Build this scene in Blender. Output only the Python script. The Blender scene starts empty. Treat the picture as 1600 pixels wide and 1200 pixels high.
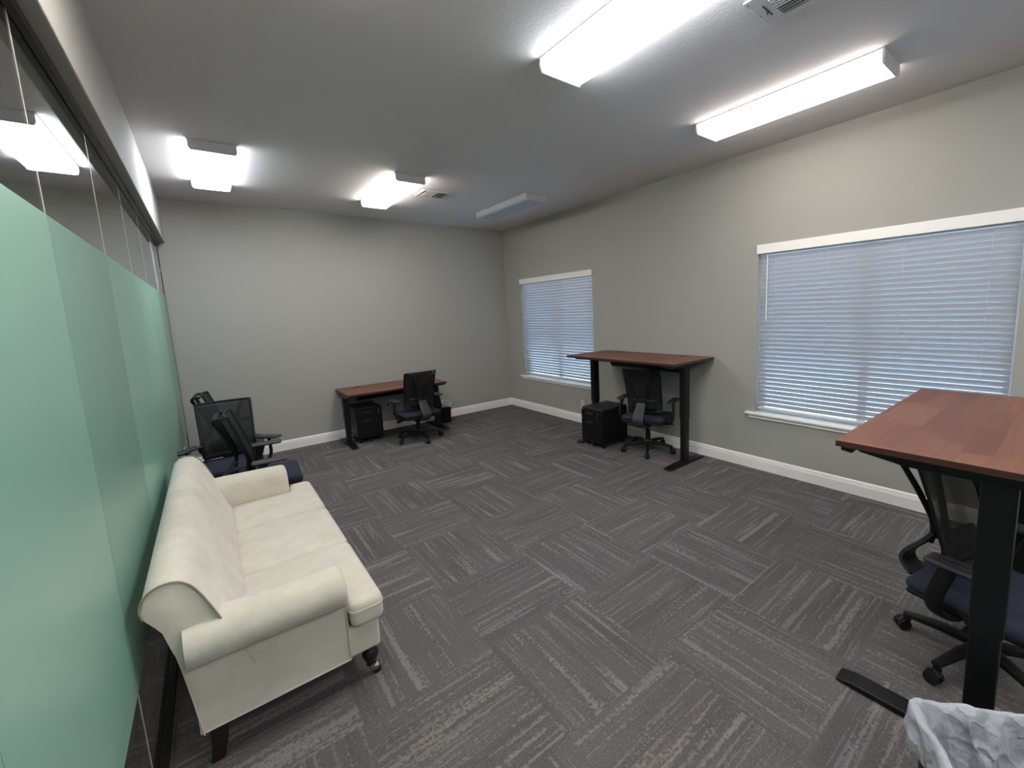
import bpy, bmesh, math, random
from math import pi, sin, cos, radians
from mathutils import Vector, Matrix, noise

random.seed(7)
scn = bpy.context.scene
COL = scn.collection

# ------------------------------------------------------------------ camera
CAM = Vector((-4.1307, -6.4278, 1.6687))
yaw, pitch, roll = 0.6736, -0.1344, -0.0421
fw = Vector((sin(yaw) * cos(pitch), cos(yaw) * cos(pitch), sin(pitch)))
r0 = Vector((cos(yaw), -sin(yaw), 0)); u0 = r0.cross(fw)
rr = r0 * cos(roll) + u0 * sin(roll); uu = -r0 * sin(roll) + u0 * cos(roll)
cd = bpy.data.cameras.new('camera'); co = bpy.data.objects.new('camera', cd); COL.objects.link(co)
co.matrix_world = Matrix(((rr.x, uu.x, -fw.x, CAM.x), (rr.y, uu.y, -fw.y, CAM.y), (rr.z, uu.z, -fw.z, CAM.z), (0, 0, 0, 1)))
cd.sensor_width = 36.0; cd.lens = 667.7 / 1600 * 36
cd.shift_x = -(864.97 - 800) / 1600; cd.shift_y = -(600 - 574.17) / 1600
cd.clip_start = 0.02
scn.camera = co

# ------------------------------------------------------------------ world, exposure
w = bpy.data.worlds.new('world'); scn.world = w; w.use_nodes = True
bg = w.node_tree.nodes['Background']
bg.inputs['Color'].default_value = (0.46, 0.69, 1.0, 1); bg.inputs['Strength'].default_value = 2.2
scn.view_settings.view_transform = 'Standard'; scn.view_settings.look = 'None'
scn.view_settings.gamma = 1.0; scn.view_settings.use_curve_mapping = False
scn.view_settings.exposure = 1.34
LAMP = 9.0

# ------------------------------------------------------------------ materials
def lin(c):
    return tuple(((v / 255) / 12.92 if v / 255 <= 0.04045 else ((v / 255 + 0.055) / 1.055) ** 2.4) for v in c) + (1,)

class NT:
    def __init__(s, name):
        s.m = bpy.data.materials.new(name); s.m.use_nodes = True; s.t = s.m.node_tree
        s.b = s.t.nodes['Principled BSDF']; s.out = s.t.nodes['Material Output']
    def n(s, typ, **k):
        nd = s.t.nodes.new(typ)
        for a, v in k.items(): setattr(nd, a, v)
        return nd
    def l(s, a, b): s.t.links.new(a, b)
    def math(s, op, a, b=None, c=None):
        nd = s.n('ShaderNodeMath', operation=op)
        for i, v in enumerate((a, b, c)):
            if v is None: continue
            if isinstance(v, (int, float)): nd.inputs[i].default_value = v
            else: s.l(v, nd.inputs[i])
        return nd.outputs[0]
    def mix(s, f, a, b):
        nd = s.n('ShaderNodeMix', data_type='RGBA')
        for i, v in ((0, f), (6, a), (7, b)):
            if isinstance(v, (int, float)): nd.inputs[i].default_value = v
            elif isinstance(v, tuple): nd.inputs[i].default_value = v
            else: s.l(v, nd.inputs[i])
        return nd.outputs[2]
    def rng(s, v, a, b, c=0.0, d=1.0):
        nd = s.n('ShaderNodeMapRange'); s.l(v, nd.inputs[0])
        for i, q in enumerate((a, b, c, d)): nd.inputs[i + 1].default_value = q
        return nd.outputs[0]
    def noise(s, vec, scale, detail=2, rough=0.5):
        nd = s.n('ShaderNodeTexNoise'); s.l(vec, nd.inputs['Vector'])
        nd.inputs['Scale'].default_value = scale; nd.inputs['Detail'].default_value = detail
        nd.inputs['Roughness'].default_value = rough
        return nd.outputs['Fac']
    def comb(s, x, y, z):
        nd = s.n('ShaderNodeCombineXYZ')
        for i, v in enumerate((x, y, z)):
            if isinstance(v, (int, float)): nd.inputs[i].default_value = v
            else: s.l(v, nd.inputs[i])
        return nd.outputs[0]
    def bump(s, h, dist, strength=1.0):
        nd = s.n('ShaderNodeBump'); s.l(h, nd.inputs['Height'])
        nd.inputs['Distance'].default_value = dist; nd.inputs['Strength'].default_value = strength
        s.l(nd.outputs[0], s.b.inputs['Normal'])

def plain(name, c, rough=0.5, metal=0.0, spec=0.5, bump=None, var=0.0, coat=0.0):
    t = NT(name)
    t.b.inputs['Roughness'].default_value = rough; t.b.inputs['Metallic'].default_value = metal
    t.b.inputs['Specular IOR Level'].default_value = spec
    t.b.inputs['Coat Weight'].default_value = coat
    tc = t.n('ShaderNodeTexCoord').outputs['Object']
    if var:
        f = t.noise(tc, 6, 3)
        a = lin(c); lo = tuple(v * (1 - var) for v in a[:3]) + (1,); hi = tuple(min(1, v * (1 + var)) for v in a[:3]) + (1,)
        t.l(t.mix(f, lo, hi), t.b.inputs['Base Color'])
    else:
        t.b.inputs['Base Color'].default_value = lin(c)
    if bump: t.bump(t.noise(tc, bump[0], 4), bump[1])
    return t.m

M = {}
M['wall'] = plain('wall_paint', (164, 162, 156), 0.75, spec=0.3, bump=(90, 0.0012), var=0.02)
M['ceiling'] = plain('ceiling_paint', (214, 208, 208), 0.85, spec=0.2, bump=(70, 0.0015), var=0.02)
M['trim'] = plain('white_trim', (240, 236, 233), 0.4, var=0.02)
M['fixture'] = plain('fixture_enamel', (214, 210, 210), 0.45, var=0.02)
M['vent'] = plain('vent_enamel', (190, 186, 184), 0.45, var=0.03)
M['dark_gap'] = plain('dark_recess', (30, 29, 30), 0.8)
M['black'] = plain('black_powder_coat', (13, 13, 15), 0.42, spec=0.35, var=0.08, bump=(600, 0.0002))
M['blackp'] = plain('black_plastic', (17, 17, 20), 0.5, spec=0.35, var=0.06)
M['greyp'] = plain('dark_grey_plastic', (48, 48, 53), 0.5, var=0.05)
M['rubber'] = plain('black_rubber', (16, 16, 17), 0.6)
M['steel'] = plain('steel', (150, 150, 152), 0.3, metal=1.0)
M['dwood'] = plain('dark_turned_wood', (30, 22, 20), 0.35, var=0.15)
M['alum'] = plain('dark_anodised_channel', (48, 46, 45), 0.35, metal=0.6)
M['outlet'] = plain('outlet_plastic', (205, 202, 196), 0.4)
M['cushtop'] = plain('black_vinyl_pad', (30, 31, 35), 0.55, var=0.08)
M['cord'] = plain('black_cord', (18, 18, 19), 0.5)
M['seat'] = plain('navy_seat_fabric', (47, 50, 65), 0.9, spec=0.2, bump=(900, 0.0006), var=0.1)

def m_mesh():
    t = NT('black_mesh_fabric')
    t.b.inputs['Base Color'].default_value = lin((26, 26, 30)); t.b.inputs['Roughness'].default_value = 0.75
    tc = t.n('ShaderNodeTexCoord').outputs['Object']
    sp = t.n('ShaderNodeSeparateXYZ'); t.l(tc, sp.inputs[0])
    a = t.math('ABSOLUTE', t.math('SINE', t.math('MULTIPLY', sp.outputs[0], 1100)))
    b = t.math('ABSOLUTE', t.math('SINE', t.math('MULTIPLY', sp.outputs[2], 1100)))
    h = t.math('MULTIPLY', a, b)
    al = t.rng(h, 0.45, 0.6, 1.0, 0.35)
    t.l(al, t.b.inputs['Alpha'])
    return t.m
M['mesh'] = m_mesh()

def m_fabric():
    t = NT('cream_velvet')
    tc = t.n('ShaderNodeTexCoord').outputs['Object']
    f = t.rng(t.noise(tc, 5.5, 4, 0.65), 0.3, 0.72)
    f2 = t.rng(t.noise(tc, 1.4, 2), 0.35, 0.65)
    c1 = t.mix(f, lin((200, 194, 180)), lin((222, 217, 206)))
    c2 = t.mix(t.math('MULTIPLY', f2, 0.35), c1, lin((198, 189, 170)))
    t.l(c2, t.b.inputs['Base Color'])
    t.b.inputs['Roughness'].default_value = 0.95; t.b.inputs['Specular IOR Level'].default_value = 0.15
    t.b.inputs['Sheen Weight'].default_value = 0.35; t.b.inputs['Sheen Roughness'].default_value = 0.4
    h = t.math('ADD', t.math('MULTIPLY', t.noise(tc, 9, 3), 6.0), t.noise(tc, 700, 2))
    t.bump(h, 0.0012)
    return t.m
M['fabric'] = m_fabric()
M['piping'] = plain('tan_piping_cord', (150, 140, 122), 0.9, spec=0.1)  # tan cord, darker than the cream velvet

def m_carpet():
    t = NT('quarter_turned_carpet_tiles'); S = 0.605
    pos = t.n('ShaderNodeNewGeometry').outputs['Position']
    sp = t.n('ShaderNodeSeparateXYZ'); t.l(pos, sp.inputs[0]); x, y = sp.outputs[0], sp.outputs[1]
    a = t.math('DIVIDE', t.math('ADD', x, 3.215), S); b = t.math('DIVIDE', t.math('ADD', y, 4.68), S)
    i = t.math('FLOOR', a); j = t.math('FLOOR', b)
    par = t.math('FLOORED_MODULO', t.math('ADD', i, j), 2.0)
    ipar = t.math('SUBTRACT', 1.0, par)
    along = t.math('ADD', t.math('MULTIPLY', x, ipar), t.math('MULTIPLY', y, par))
    across = t.math('ADD', t.math('MULTIPLY', y, ipar), t.math('MULTIPLY', x, par))
    wn = t.n('ShaderNodeTexWhiteNoise', noise_dimensions='2D'); t.l(t.comb(i, j, 0), wn.inputs['Vector'])
    r = wn.outputs['Value']
    def strn(sa, sc, k, detail=2):
        v = t.comb(t.math('MULTIPLY_ADD', along, sa, t.math('MULTIPLY', r, 47.0 + k)),
                   t.math('MULTIPLY_ADD', across, sc, t.math('MULTIPLY', r, 31.0 + k)), k)
        return t.noise(v, 1.0, detail, 0.55)
    n1 = strn(1.0, 21, 1.3); n2 = strn(1.8, 55, 5.1); n3 = strn(1.0, 9, 9.7, 1); n4 = strn(1.2, 34, 15.0)
    fleck = t.noise(pos, 150, 3, 0.75); fl2 = t.noise(pos, 55, 3, 0.7); wide = t.noise(pos, 1.6, 2)
    jit = t.math('MULTIPLY', t.math('SUBTRACT', fl2, 0.5), 0.42)
    s1 = t.rng(t.math('ADD', n1, jit), 0.60, 0.67)
    s2 = t.rng(t.math('ADD', n2, jit), 0.57, 0.66)
    s4 = t.rng(t.math('ADD', n4, jit), 0.60, 0.65)
    dk = t.rng(t.math('ADD', n3, jit), 0.36, 0.52)
    base = t.mix(dk, lin((91, 86, 87)), lin((100, 95, 95)))
    base = t.mix(t.math('MULTIPLY', r, 0.35), base, lin((86, 87, 93)))
    scol = t.mix(t.rng(strn(0.7, 5, 21.0, 0), 0.42, 0.58), lin((138, 136, 138)), lin((143, 136, 127)))
    c = t.mix(t.math('MULTIPLY', s1, 0.62), base, scol)
    c = t.mix(t.math('MULTIPLY', s2, 0.38), c, scol)
    c = t.mix(t.math('MULTIPLY', s4, 0.45), c, scol)
    c = t.mix(t.rng(fleck, 0.44, 0.3, 0, 0.75), c, lin((50, 46, 46)))
    c = t.mix(t.rng(fleck, 0.56, 0.7, 0, 0.7), c, lin((150, 143, 136)))
    t.l(c, t.b.inputs['Base Color'])
    t.b.inputs['Roughness'].default_value = 0.97; t.b.inputs['Specular IOR Level'].default_value = 0.1
    t.bump(t.math('ADD', fleck, t.math('MULTIPLY', s1, 0.3)), 0.004)
    return t.m
M['carpet'] = m_carpet()

def m_walnut():
    t = NT('walnut_butcher_block')
    tc = t.n('ShaderNodeTexCoord').outputs['Object']
    sp = t.n('ShaderNodeSeparateXYZ'); t.l(tc, sp.inputs[0]); x, y = sp.outputs[0], sp.outputs[1]
    row = t.math('FLOOR', t.math('DIVIDE', t.math('ADD', y, 5.0), 0.083))
    w1 = t.n('ShaderNodeTexWhiteNoise', noise_dimensions='1D'); t.l(row, w1.inputs['W'])
    blk = t.math('FLOOR', t.math('ADD', t.math('DIVIDE', x, 0.42), t.math('MULTIPLY', w1.outputs['Value'], 9.3)))
    w2 = t.n('ShaderNodeTexWhiteNoise', noise_dimensions='2D'); t.l(t.comb(row, blk, 0), w2.inputs['Vector'])
    r = w2.outputs['Value']
    g = t.noise(t.comb(t.math('MULTIPLY_ADD', x, 3.0, t.math('MULTIPLY', r, 20)), t.math('MULTIPLY', y, 60), r), 1.0, 4, 0.6)
    c = t.mix(r, lin((104, 63, 50)), lin((134, 88, 69)))
    c = t.mix(t.rng(g, 0.35, 0.7, 0, 0.45), c, lin((84, 54, 44)))
    t.l(c, t.b.inputs['Base Color']); t.b.inputs['Roughness'].default_value = 0.42; t.b.inputs['Specular IOR Level'].default_value = 0.35
    t.bump(g, 0.0003)
    return t.m
M['walnut'] = m_walnut()
M['edge'] = plain('walnut_edge_band', (70, 38, 32), 0.4, var=0.15)

def m_lens(name, c):
    t = NT(name)
    t.b.inputs['Base Color'].default_value = (0.9, 0.9, 0.9, 1); t.b.inputs['Roughness'].default_value = 0.5
    t.b.inputs['Emission Color'].default_value = c; t.b.inputs['Emission Strength'].default_value = LAMP
    return t.m
M['cool'] = m_lens('lit_cool_diffuser', (0.86, 0.93, 1.0, 1))
M['warm'] = m_lens('lit_warm_diffuser', (1.0, 0.93, 0.85, 1))
M['soft'] = m_lens('lit_soft_warm_diffuser', (1.0, 0.92, 0.83, 1)); M['soft'].node_tree.nodes['Principled BSDF'].inputs['Emission Strength'].default_value = LAMP * 0.55
M['offlens'] = plain('unlit_diffuser', (178, 182, 192), 0.35)

def m_slat():
    t = NT('white_blind_slat')
    t.b.inputs['Base Color'].default_value = lin((214, 212, 216)); t.b.inputs['Roughness'].default_value = 0.45
    tr = t.n('ShaderNodeBsdfTranslucent'); tr.inputs['Color'].default_value = (0.55, 0.58, 0.66, 1)
    mx = t.n('ShaderNodeMixShader'); mx.inputs[0].default_value = 0.16
    t.l(t.b.outputs[0], mx.inputs[1]); t.l(tr.outputs[0], mx.inputs[2]); t.l(mx.outputs[0], t.out.inputs[0])
    return t.m
M['slat'] = m_slat()

def m_glass(name, tint=(1, 1, 1, 1)):
    t = NT(name)
    t.b.inputs['Base Color'].default_value = tint; t.b.inputs['Roughness'].default_value = 0.0
    t.b.inputs['Transmission Weight'].default_value = 1.0; t.b.inputs['IOR'].default_value = 1.5
    return t.m
M['glass'] = m_glass('clear_glass', (0.9, 0.97, 0.94, 1))

def m_film(k=1.0):
    t = NT('green_frosted_film')
    tc = t.n('ShaderNodeTexCoord').outputs['Object']
    f = t.noise(tc, 0.9, 2)
    t.l(t.mix(f, lin((124 * k, 164 * k, 148 * k)), lin((138 * k, 178 * k, 164 * k))), t.b.inputs['Base Color'])
    t.b.inputs['Roughness'].default_value = 0.34; t.b.inputs['Specular IOR Level'].default_value = 0.5
    t.b.inputs['Specular Tint'].default_value = (0.8, 1.0, 0.93, 1)
    return t.m
FILMS = [m_film(0.93), m_film(1.05), m_film(0.95), m_film(1.02)]

def m_bag():
    t = NT('white_translucent_liner')
    t.b.inputs['Base Color'].default_value = lin((226, 228, 238)); t.b.inputs['Roughness'].default_value = 0.28
    tc = t.n('ShaderNodeTexCoord').outputs['Object']
    vo = t.n('ShaderNodeTexVoronoi'); vo.inputs['Scale'].default_value = 17
    nz = t.n('ShaderNodeTexNoise'); t.l(tc, nz.inputs['Vector']); nz.inputs['Scale'].default_value = 9
    va = t.n('ShaderNodeVectorMath', operation='MULTIPLY_ADD'); t.l(nz.outputs['Color'], va.inputs[0]); va.inputs[1].default_value = (0.12, 0.12, 0.12); t.l(tc, va.inputs[2])
    t.l(va.outputs[0], vo.inputs['Vector'])
    t.bump(t.math('ADD', vo.outputs['Distance'], t.math('MULTIPLY', t.noise(tc, 30, 4, 0.6), 0.4)), 0.02)
    tr = t.n('ShaderNodeBsdfTranslucent'); tr.inputs['Color'].default_value = (0.85, 0.86, 0.92, 1)
    tp = t.n('ShaderNodeBsdfTransparent')
    m1 = t.n('ShaderNodeMixShader'); m1.inputs[0].default_value = 0.35
    m2 = t.n('ShaderNodeMixShader'); m2.inputs[0].default_value = 0.2
    t.l(t.b.outputs[0], m1.inputs[1]); t.l(tr.outputs[0], m1.inputs[2])
    t.l(m1.outputs[0], m2.inputs[1]); t.l(tp.outputs[0], m2.inputs[2]); t.l(m2.outputs[0], t.out.inputs[0])
    return t.m
M['bag'] = m_bag()

# ------------------------------------------------------------------ object helpers
def obj(name, bm, mat, parent=None, smooth=False, bevel=0, seg=2, sub=0, mods=None, label=None, autos=True):
    bmesh.ops.recalc_face_normals(bm, faces=bm.faces[:])
    me = bpy.data.meshes.new(name); bm.to_mesh(me); bm.free()
    for m in (mat if isinstance(mat, (list, tuple)) else [mat]): me.materials.append(m)
    if smooth:
        for p in me.polygons: p.use_smooth = True
        if autos: me.set_sharp_from_angle(angle=radians(40))
    o = bpy.data.objects.new(name, me); COL.objects.link(o)
    if parent: o.parent = parent
    if bevel:
        b = o.modifiers.new('bevel', 'BEVEL'); b.width = bevel; b.segments = seg; b.limit_method = 'ANGLE'; b.angle_limit = radians(35)
    if sub:
        s = o.modifiers.new('subsurf', 'SUBSURF'); s.levels = sub; s.render_levels = sub
    if label: o['label'] = label
    return o

def thing(name, label, cat, loc=(0, 0, 0), rotz=0.0, group=None, kind=None):
    o = bpy.data.objects.new(name, None); COL.objects.link(o); o.empty_display_size = 0.1
    o.location = loc; o.rotation_euler = (0, 0, rotz)
    tag(o, label, cat, group, kind); return o
def tag(o, label=None, cat=None, group=None, kind=None):
    if label: o['label'] = label
    if cat: o['category'] = cat
    if group: o['group'] = group
    if kind: o['kind'] = kind
    return o
def struct(name, bm, mat, label, cat, **k):
    o = obj(name, bm, mat, **k); tag(o, label, cat, kind='structure'); return o

def box(bm, x0, x1, y0, y1, z0, z1, mi=0):
    vs = [bm.verts.new((x, y, z)) for z in (z0, z1) for y in (y0, y1) for x in (x0, x1)]
    for f in ((0, 2, 3, 1), (4, 5, 7, 6), (0, 1, 5, 4), (2, 6, 7, 3), (0, 4, 6, 2), (1, 3, 7, 5)):
        bm.faces.new([vs[i] for i in f]).material_index = mi
    return vs
def nb(): return bmesh.new()
def bx(*a):
    b = nb(); box(b, *a); return b

def frame(d):
    d = Vector(d).normalized(); up = Vector((0, 0, 1)) if abs(d.z) < 0.95 else Vector((0, 1, 0))
    s = d.cross(up).normalized(); return s, s.cross(d).normalized(), d
def ring_link(bm, rings, close=True, caps=True, mi=0):
    n = len(rings[0])
    for a, b in zip(rings, rings[1:]):
        for i in range(n if close else n - 1):
            f = bm.faces.new((a[i], a[(i + 1) % n], b[(i + 1) % n], b[i])); f.material_index = mi
    if caps and close:
        bm.faces.new(rings[0][::-1]).material_index = mi; bm.faces.new(rings[-1]).material_index = mi
def cyl(bm, a, b, r, r2=None, n=16):
    a = Vector(a); b = Vector(b); s, u, d = frame(b - a); r2 = r if r2 is None else r2
    R = [[bm.verts.new(p + (s * cos(2 * pi * k / n) + u * sin(2 * pi * k / n)) * q) for k in range(n)] for p, q in ((a, r), (b, r2))]
    ring_link(bm, R)
def sweep(bm, pts, w, h, n=12, up=None, power=3.0):
    """superellipse section (w across, h along the frame's up) swept along pts; w and h may be lists"""
    pts = [Vector(p) for p in pts]; R = []
    for i, p in enumerate(pts):
        d = (pts[min(i + 1, len(pts) - 1)] - pts[max(i - 1, 0)]).normalized()
        if up is None: s, u, d = frame(d)
        else:
            s = Vector(up).cross(d).normalized(); u = d.cross(s).normalized()
        ww = w[i] if isinstance(w, (list, tuple)) else w; hh = h[i] if isinstance(h, (list, tuple)) else h
        ring = []
        for k in range(n):
            a = 2 * pi * (k + 0.5) / n; c, q = cos(a), sin(a)
            ring.append(bm.verts.new(p + s * (abs(c) ** (2 / power) * (1 if c > 0 else -1) * ww / 2) + u * (abs(q) ** (2 / power) * (1 if q > 0 else -1) * hh / 2)))
        R.append(ring)
    ring_link(bm, R)
def smoothpath(pts, n=6):
    P = [Vector(p) for p in pts]; out = []
    for i in range(len(P) - 1):
        p0 = P[max(i - 1, 0)]; p1 = P[i]; p2 = P[i + 1]; p3 = P[min(i + 2, len(P) - 1)]
        for k in range(n):
            t = k / n
            out.append(0.5 * ((2 * p1) + (p2 - p0) * t + (2 * p0 - 5 * p1 + 4 * p2 - p3) * t * t + (-p0 + 3 * p1 - 3 * p2 + p3) * t ** 3))
    out.append(P[-1]); return out
def lathe(bm, prof, c=(0, 0), n=20):
    R = [[bm.verts.new((c[0] + r * cos(2 * pi * k / n), c[1] + r * sin(2 * pi * k / n), z)) for k in range(n)] for r, z in prof]
    ring_link(bm, R)
def prism(bm, poly, axis, a, b, mi=0):
    """poly of 2D points extruded along axis 'x','y' or 'z' from a to b"""
    def P(p, t):
        return {'x': (t, p[0], p[1]), 'y': (p[0], t, p[1]), 'z': (p[0], p[1], t)}[axis]
    R = [[bm.verts.new(P(p, t)) for p in poly] for t in (a, b)]
    ring_link(bm, R, mi=mi)
def pillow(bm, x0, x1, y0, y1, z0, z1, r=0.04, nx=10, ny=10, puff=0.02, seg=4):
    """rounded slab with a domed top: stacked rounded-rect rings plus a grid-like cap"""
    def rect(ins, z, rad):
        pts = []; xa, xb, ya, yb = x0 + ins, x1 - ins, y0 + ins, y1 - ins; rad = max(rad, 0.004)
        for (cx, cy, a0) in ((xb - rad, yb - rad, 0), (xa + rad, yb - rad, 90), (xa + rad, ya + rad, 180), (xb - rad, ya + rad, 270)):
            for k in range(5):
                a = radians(a0 + 90 * k / 4); pts.append((cx + rad * cos(a), cy + rad * sin(a), z))
        return pts
    R = []; H = z1 - z0
    for k in range(seg + 1):
        a = (pi / 2) * k / seg; R.append(rect(r * (1 - sin(a)), z0 + r * (1 - cos(a)), r))
    for k in range(seg + 1):
        a = (pi / 2) * k / seg; R.append(rect(r * (1 - cos(a)), z1 - r * (1 - sin(a)), r))
    m = min(x1 - x0, y1 - y0) / 2
    for q in (0.25, 0.5, 0.75, 0.93):
        ins = r + (m - r) * q; R.append(rect(ins, z1 + puff * sin(q * pi / 2), r * (1 - q)))
    ring_link(bm, [[bm.verts.new(p) for p in ring] for ring in R])

# ------------------------------------------------------------------ room shell
H = 3.05; XG = -4.46; YF = -8.9; T = 0.14
W1 = (-2.17, -0.46); W2 = (-6.145, -4.43); WZ = (0.575, 2.14)
struct('floor', bx(XG - 0.03, 0.14, YF, 0.14, -0.08, 0.0), M['carpet'], 'grey striped carpet tiles laid quarter turned over the whole room', 'floor')
struct('ceiling', bx(XG - 0.06, 0.14, YF, 0.14, H, H + 0.1), M['ceiling'], 'off-white lightly textured ceiling over the office', 'ceiling')
struct('wall_back', bx(XG - 0.05, 0.0, 0.0, 0.14, 0.0, H), M['wall'], 'grey end wall behind the low desk', 'wall')
b = nb()
ys = [YF, W2[0], W2[1], W1[0], W1[1], 0.14]
for i in range(5):
    if i in (1, 3):
        box(b, 0, T, ys[i], ys[i + 1], 0, WZ[0]); box(b, 0, T, ys[i], ys[i + 1], WZ[1], H)
    else: box(b, 0, T, ys[i], ys[i + 1], 0, H)
struct('wall_right', b, M['wall'], 'grey long wall with two blind-covered windows', 'wall')
struct('wall_front', bx(XG - 0.05, 0.14, YF - 0.14, YF, 0, H), M['wall'], 'grey wall behind the camera', 'wall')
# header above the glass partition: full face and soffit
struct('wall_left', bx(XG - 0.075, XG + 0.07, YF, 0.0, 2.575, H), M['wall'], 'grey header wall above the glass partition', 'wall', bevel=0.006)

# baseboards with a moulded top
def base_profile(): return [(0, 0), (0.014, 0), (0.014, 0.088), (0.010, 0.092), (0.012, 0.100), (0.009, 0.106), (0.010, 0.114), (0.004, 0.124), (0, 0.126)]
b = nb(); prism(b, [(-d, z) for d, z in base_profile()], 'x', XG, 0.0)
struct('baseboard_back', b, M['trim'], 'white moulded baseboard along the end wall', 'baseboard')
b = nb(); prism(b, [(-d, z) for d, z in base_profile()], 'y', YF, -0.014)
struct('baseboard_right', b, M['trim'], 'white moulded baseboard along the window wall', 'baseboard')

# dim corridor beyond the partition
b = nb(); box(b, -6.6, XG - 0.03, YF, 0.1, -0.08, -0.0)
struct('floor_corridor', b, M['carpet'], 'carpet of the corridor beyond the glass', 'floor')
b = nb(); box(b, -6.7, -6.6, YF, 0.1, 0, 2.9); box(b, -6.6, XG - 0.06, 0.0, 0.1, 0, 2.9); box(b, -6.6, XG - 0.06, YF - 0.1, YF, 0, 2.9)
struct('wall_corridor', b, M['wall'], 'grey walls of the corridor beyond the glass', 'wall')
b = nb(); box(b, -6.7, XG - 0.076, YF - 0.1, 0.1, 2.9, 3.0)
struct('ceiling_corridor', b, M['ceiling'], 'ceiling of the corridor beyond the glass', 'ceiling')

# glass partition: channels, panes, frosted film
gp = thing('window_3', 'full-height glass partition with a wide green frosted band', 'glass partition', (XG, 0, 0), kind='structure')
joints = [-0.02, -0.87, -1.75, -2.63, -3.55, -4.50, -5.42, -6.34, -7.26, -8.18, YF + 0.01]
for pi_, (a, c) in enumerate(zip(joints, joints[1:])):
    obj('glass_pane', bx(-0.010, 0.0, c + 0.002, a - 0.002, 0.03, 2.56), M['glass'], gp)
    obj('frosted_film', bx(0.0006, 0.0016, c + 0.0018, a - 0.0018, 0.44, 2.005), FILMS[(2, 3, 1, 1, 0, 3)[min(pi_, 5)]], gp)
for y in joints[1:-1]:
    obj('clear_joint', bx(-0.0095, 0.0004, y - 0.003, y + 0.003, 0.03, 2.56), M['outlet'], gp)
b = nb(); box(b, XG - 0.03, XG - 0.012, YF, -0.003, 0, 0.035); box(b, XG + 0.002, XG + 0.02, YF, -0.003, 0, 0.035); box(b, XG - 0.03, XG + 0.02, YF, -0.003, 0, 0.012)
struct('trim_1', b, M['alum'], 'dark metal floor channel holding the glass partition', 'trim')
b = nb(); box(b, XG - 0.035, XG - 0.012, YF, -0.003, 2.545, 2.575); box(b, XG + 0.002, XG + 0.022, YF, -0.003, 2.545, 2.575)
struct('trim_2', b, M['alum'], 'dark metal head channel under the header wall', 'trim')
struct('trim_3', bx(XG - 0.012, XG + 0.004, -0.014, -0.001, 0.127, 2.545), M['alum'], 'slim dark channel where the glass meets the end wall', 'trim')

# ------------------------------------------------------------------ windows with blinds
def window(idx, y0, y1, where):
    z0, z1 = WZ
    t = thing('window_%d' % idx, 'white framed window behind blinds, ' + where, 'window', (0, (y0 + y1) / 2, 0), kind='structure')
    hw = (y1 - y0) / 2
    b = nb()
    for (a, c, d, e) in ((-hw, hw, z0, z0 + 0.045), (-hw, hw, z1 - 0.045, z1), (-hw, -hw + 0.045, z0 + 0.045, z1 - 0.045), (hw - 0.045, hw, z0 + 0.045, z1 - 0.045), (-0.03, 0.03, z0 + 0.045, z1 - 0.045)):
        box(b, 0.088, 0.13, a, c, d, e)
    obj('window_frame', b, M['trim'], t, bevel=0.003)
    b = nb(); box(b, 0.105, 0.111, -hw + 0.045, -0.03, z0 + 0.045, z1 - 0.045); box(b, 0.105, 0.111, 0.03, hw - 0.045, z0 + 0.045, z1 - 0.045)
    obj('window_pane', b, M['glass'], t)
    # sill board with a moulded apron
    b = nb(); box(b, -0.045, 0.088, -hw - 0.088, hw + 0.088, z0 - 0.018, z0 + 0.004)
    obj('window_sill', b, M['trim'], t, bevel=0.006)
    b = nb(); prism(b, [(0, z0 - 0.018), (-0.03, z0 - 0.018), (-0.03, z0 - 0.026), (-0.016, z0 - 0.034), (-0.020, z0 - 0.05), (-0.012, z0 - 0.056), (0, z0 - 0.058)], 'y', -hw - 0.06, hw + 0.06)
    obj('sill_apron', b, M['trim'], t)
    return t

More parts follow.
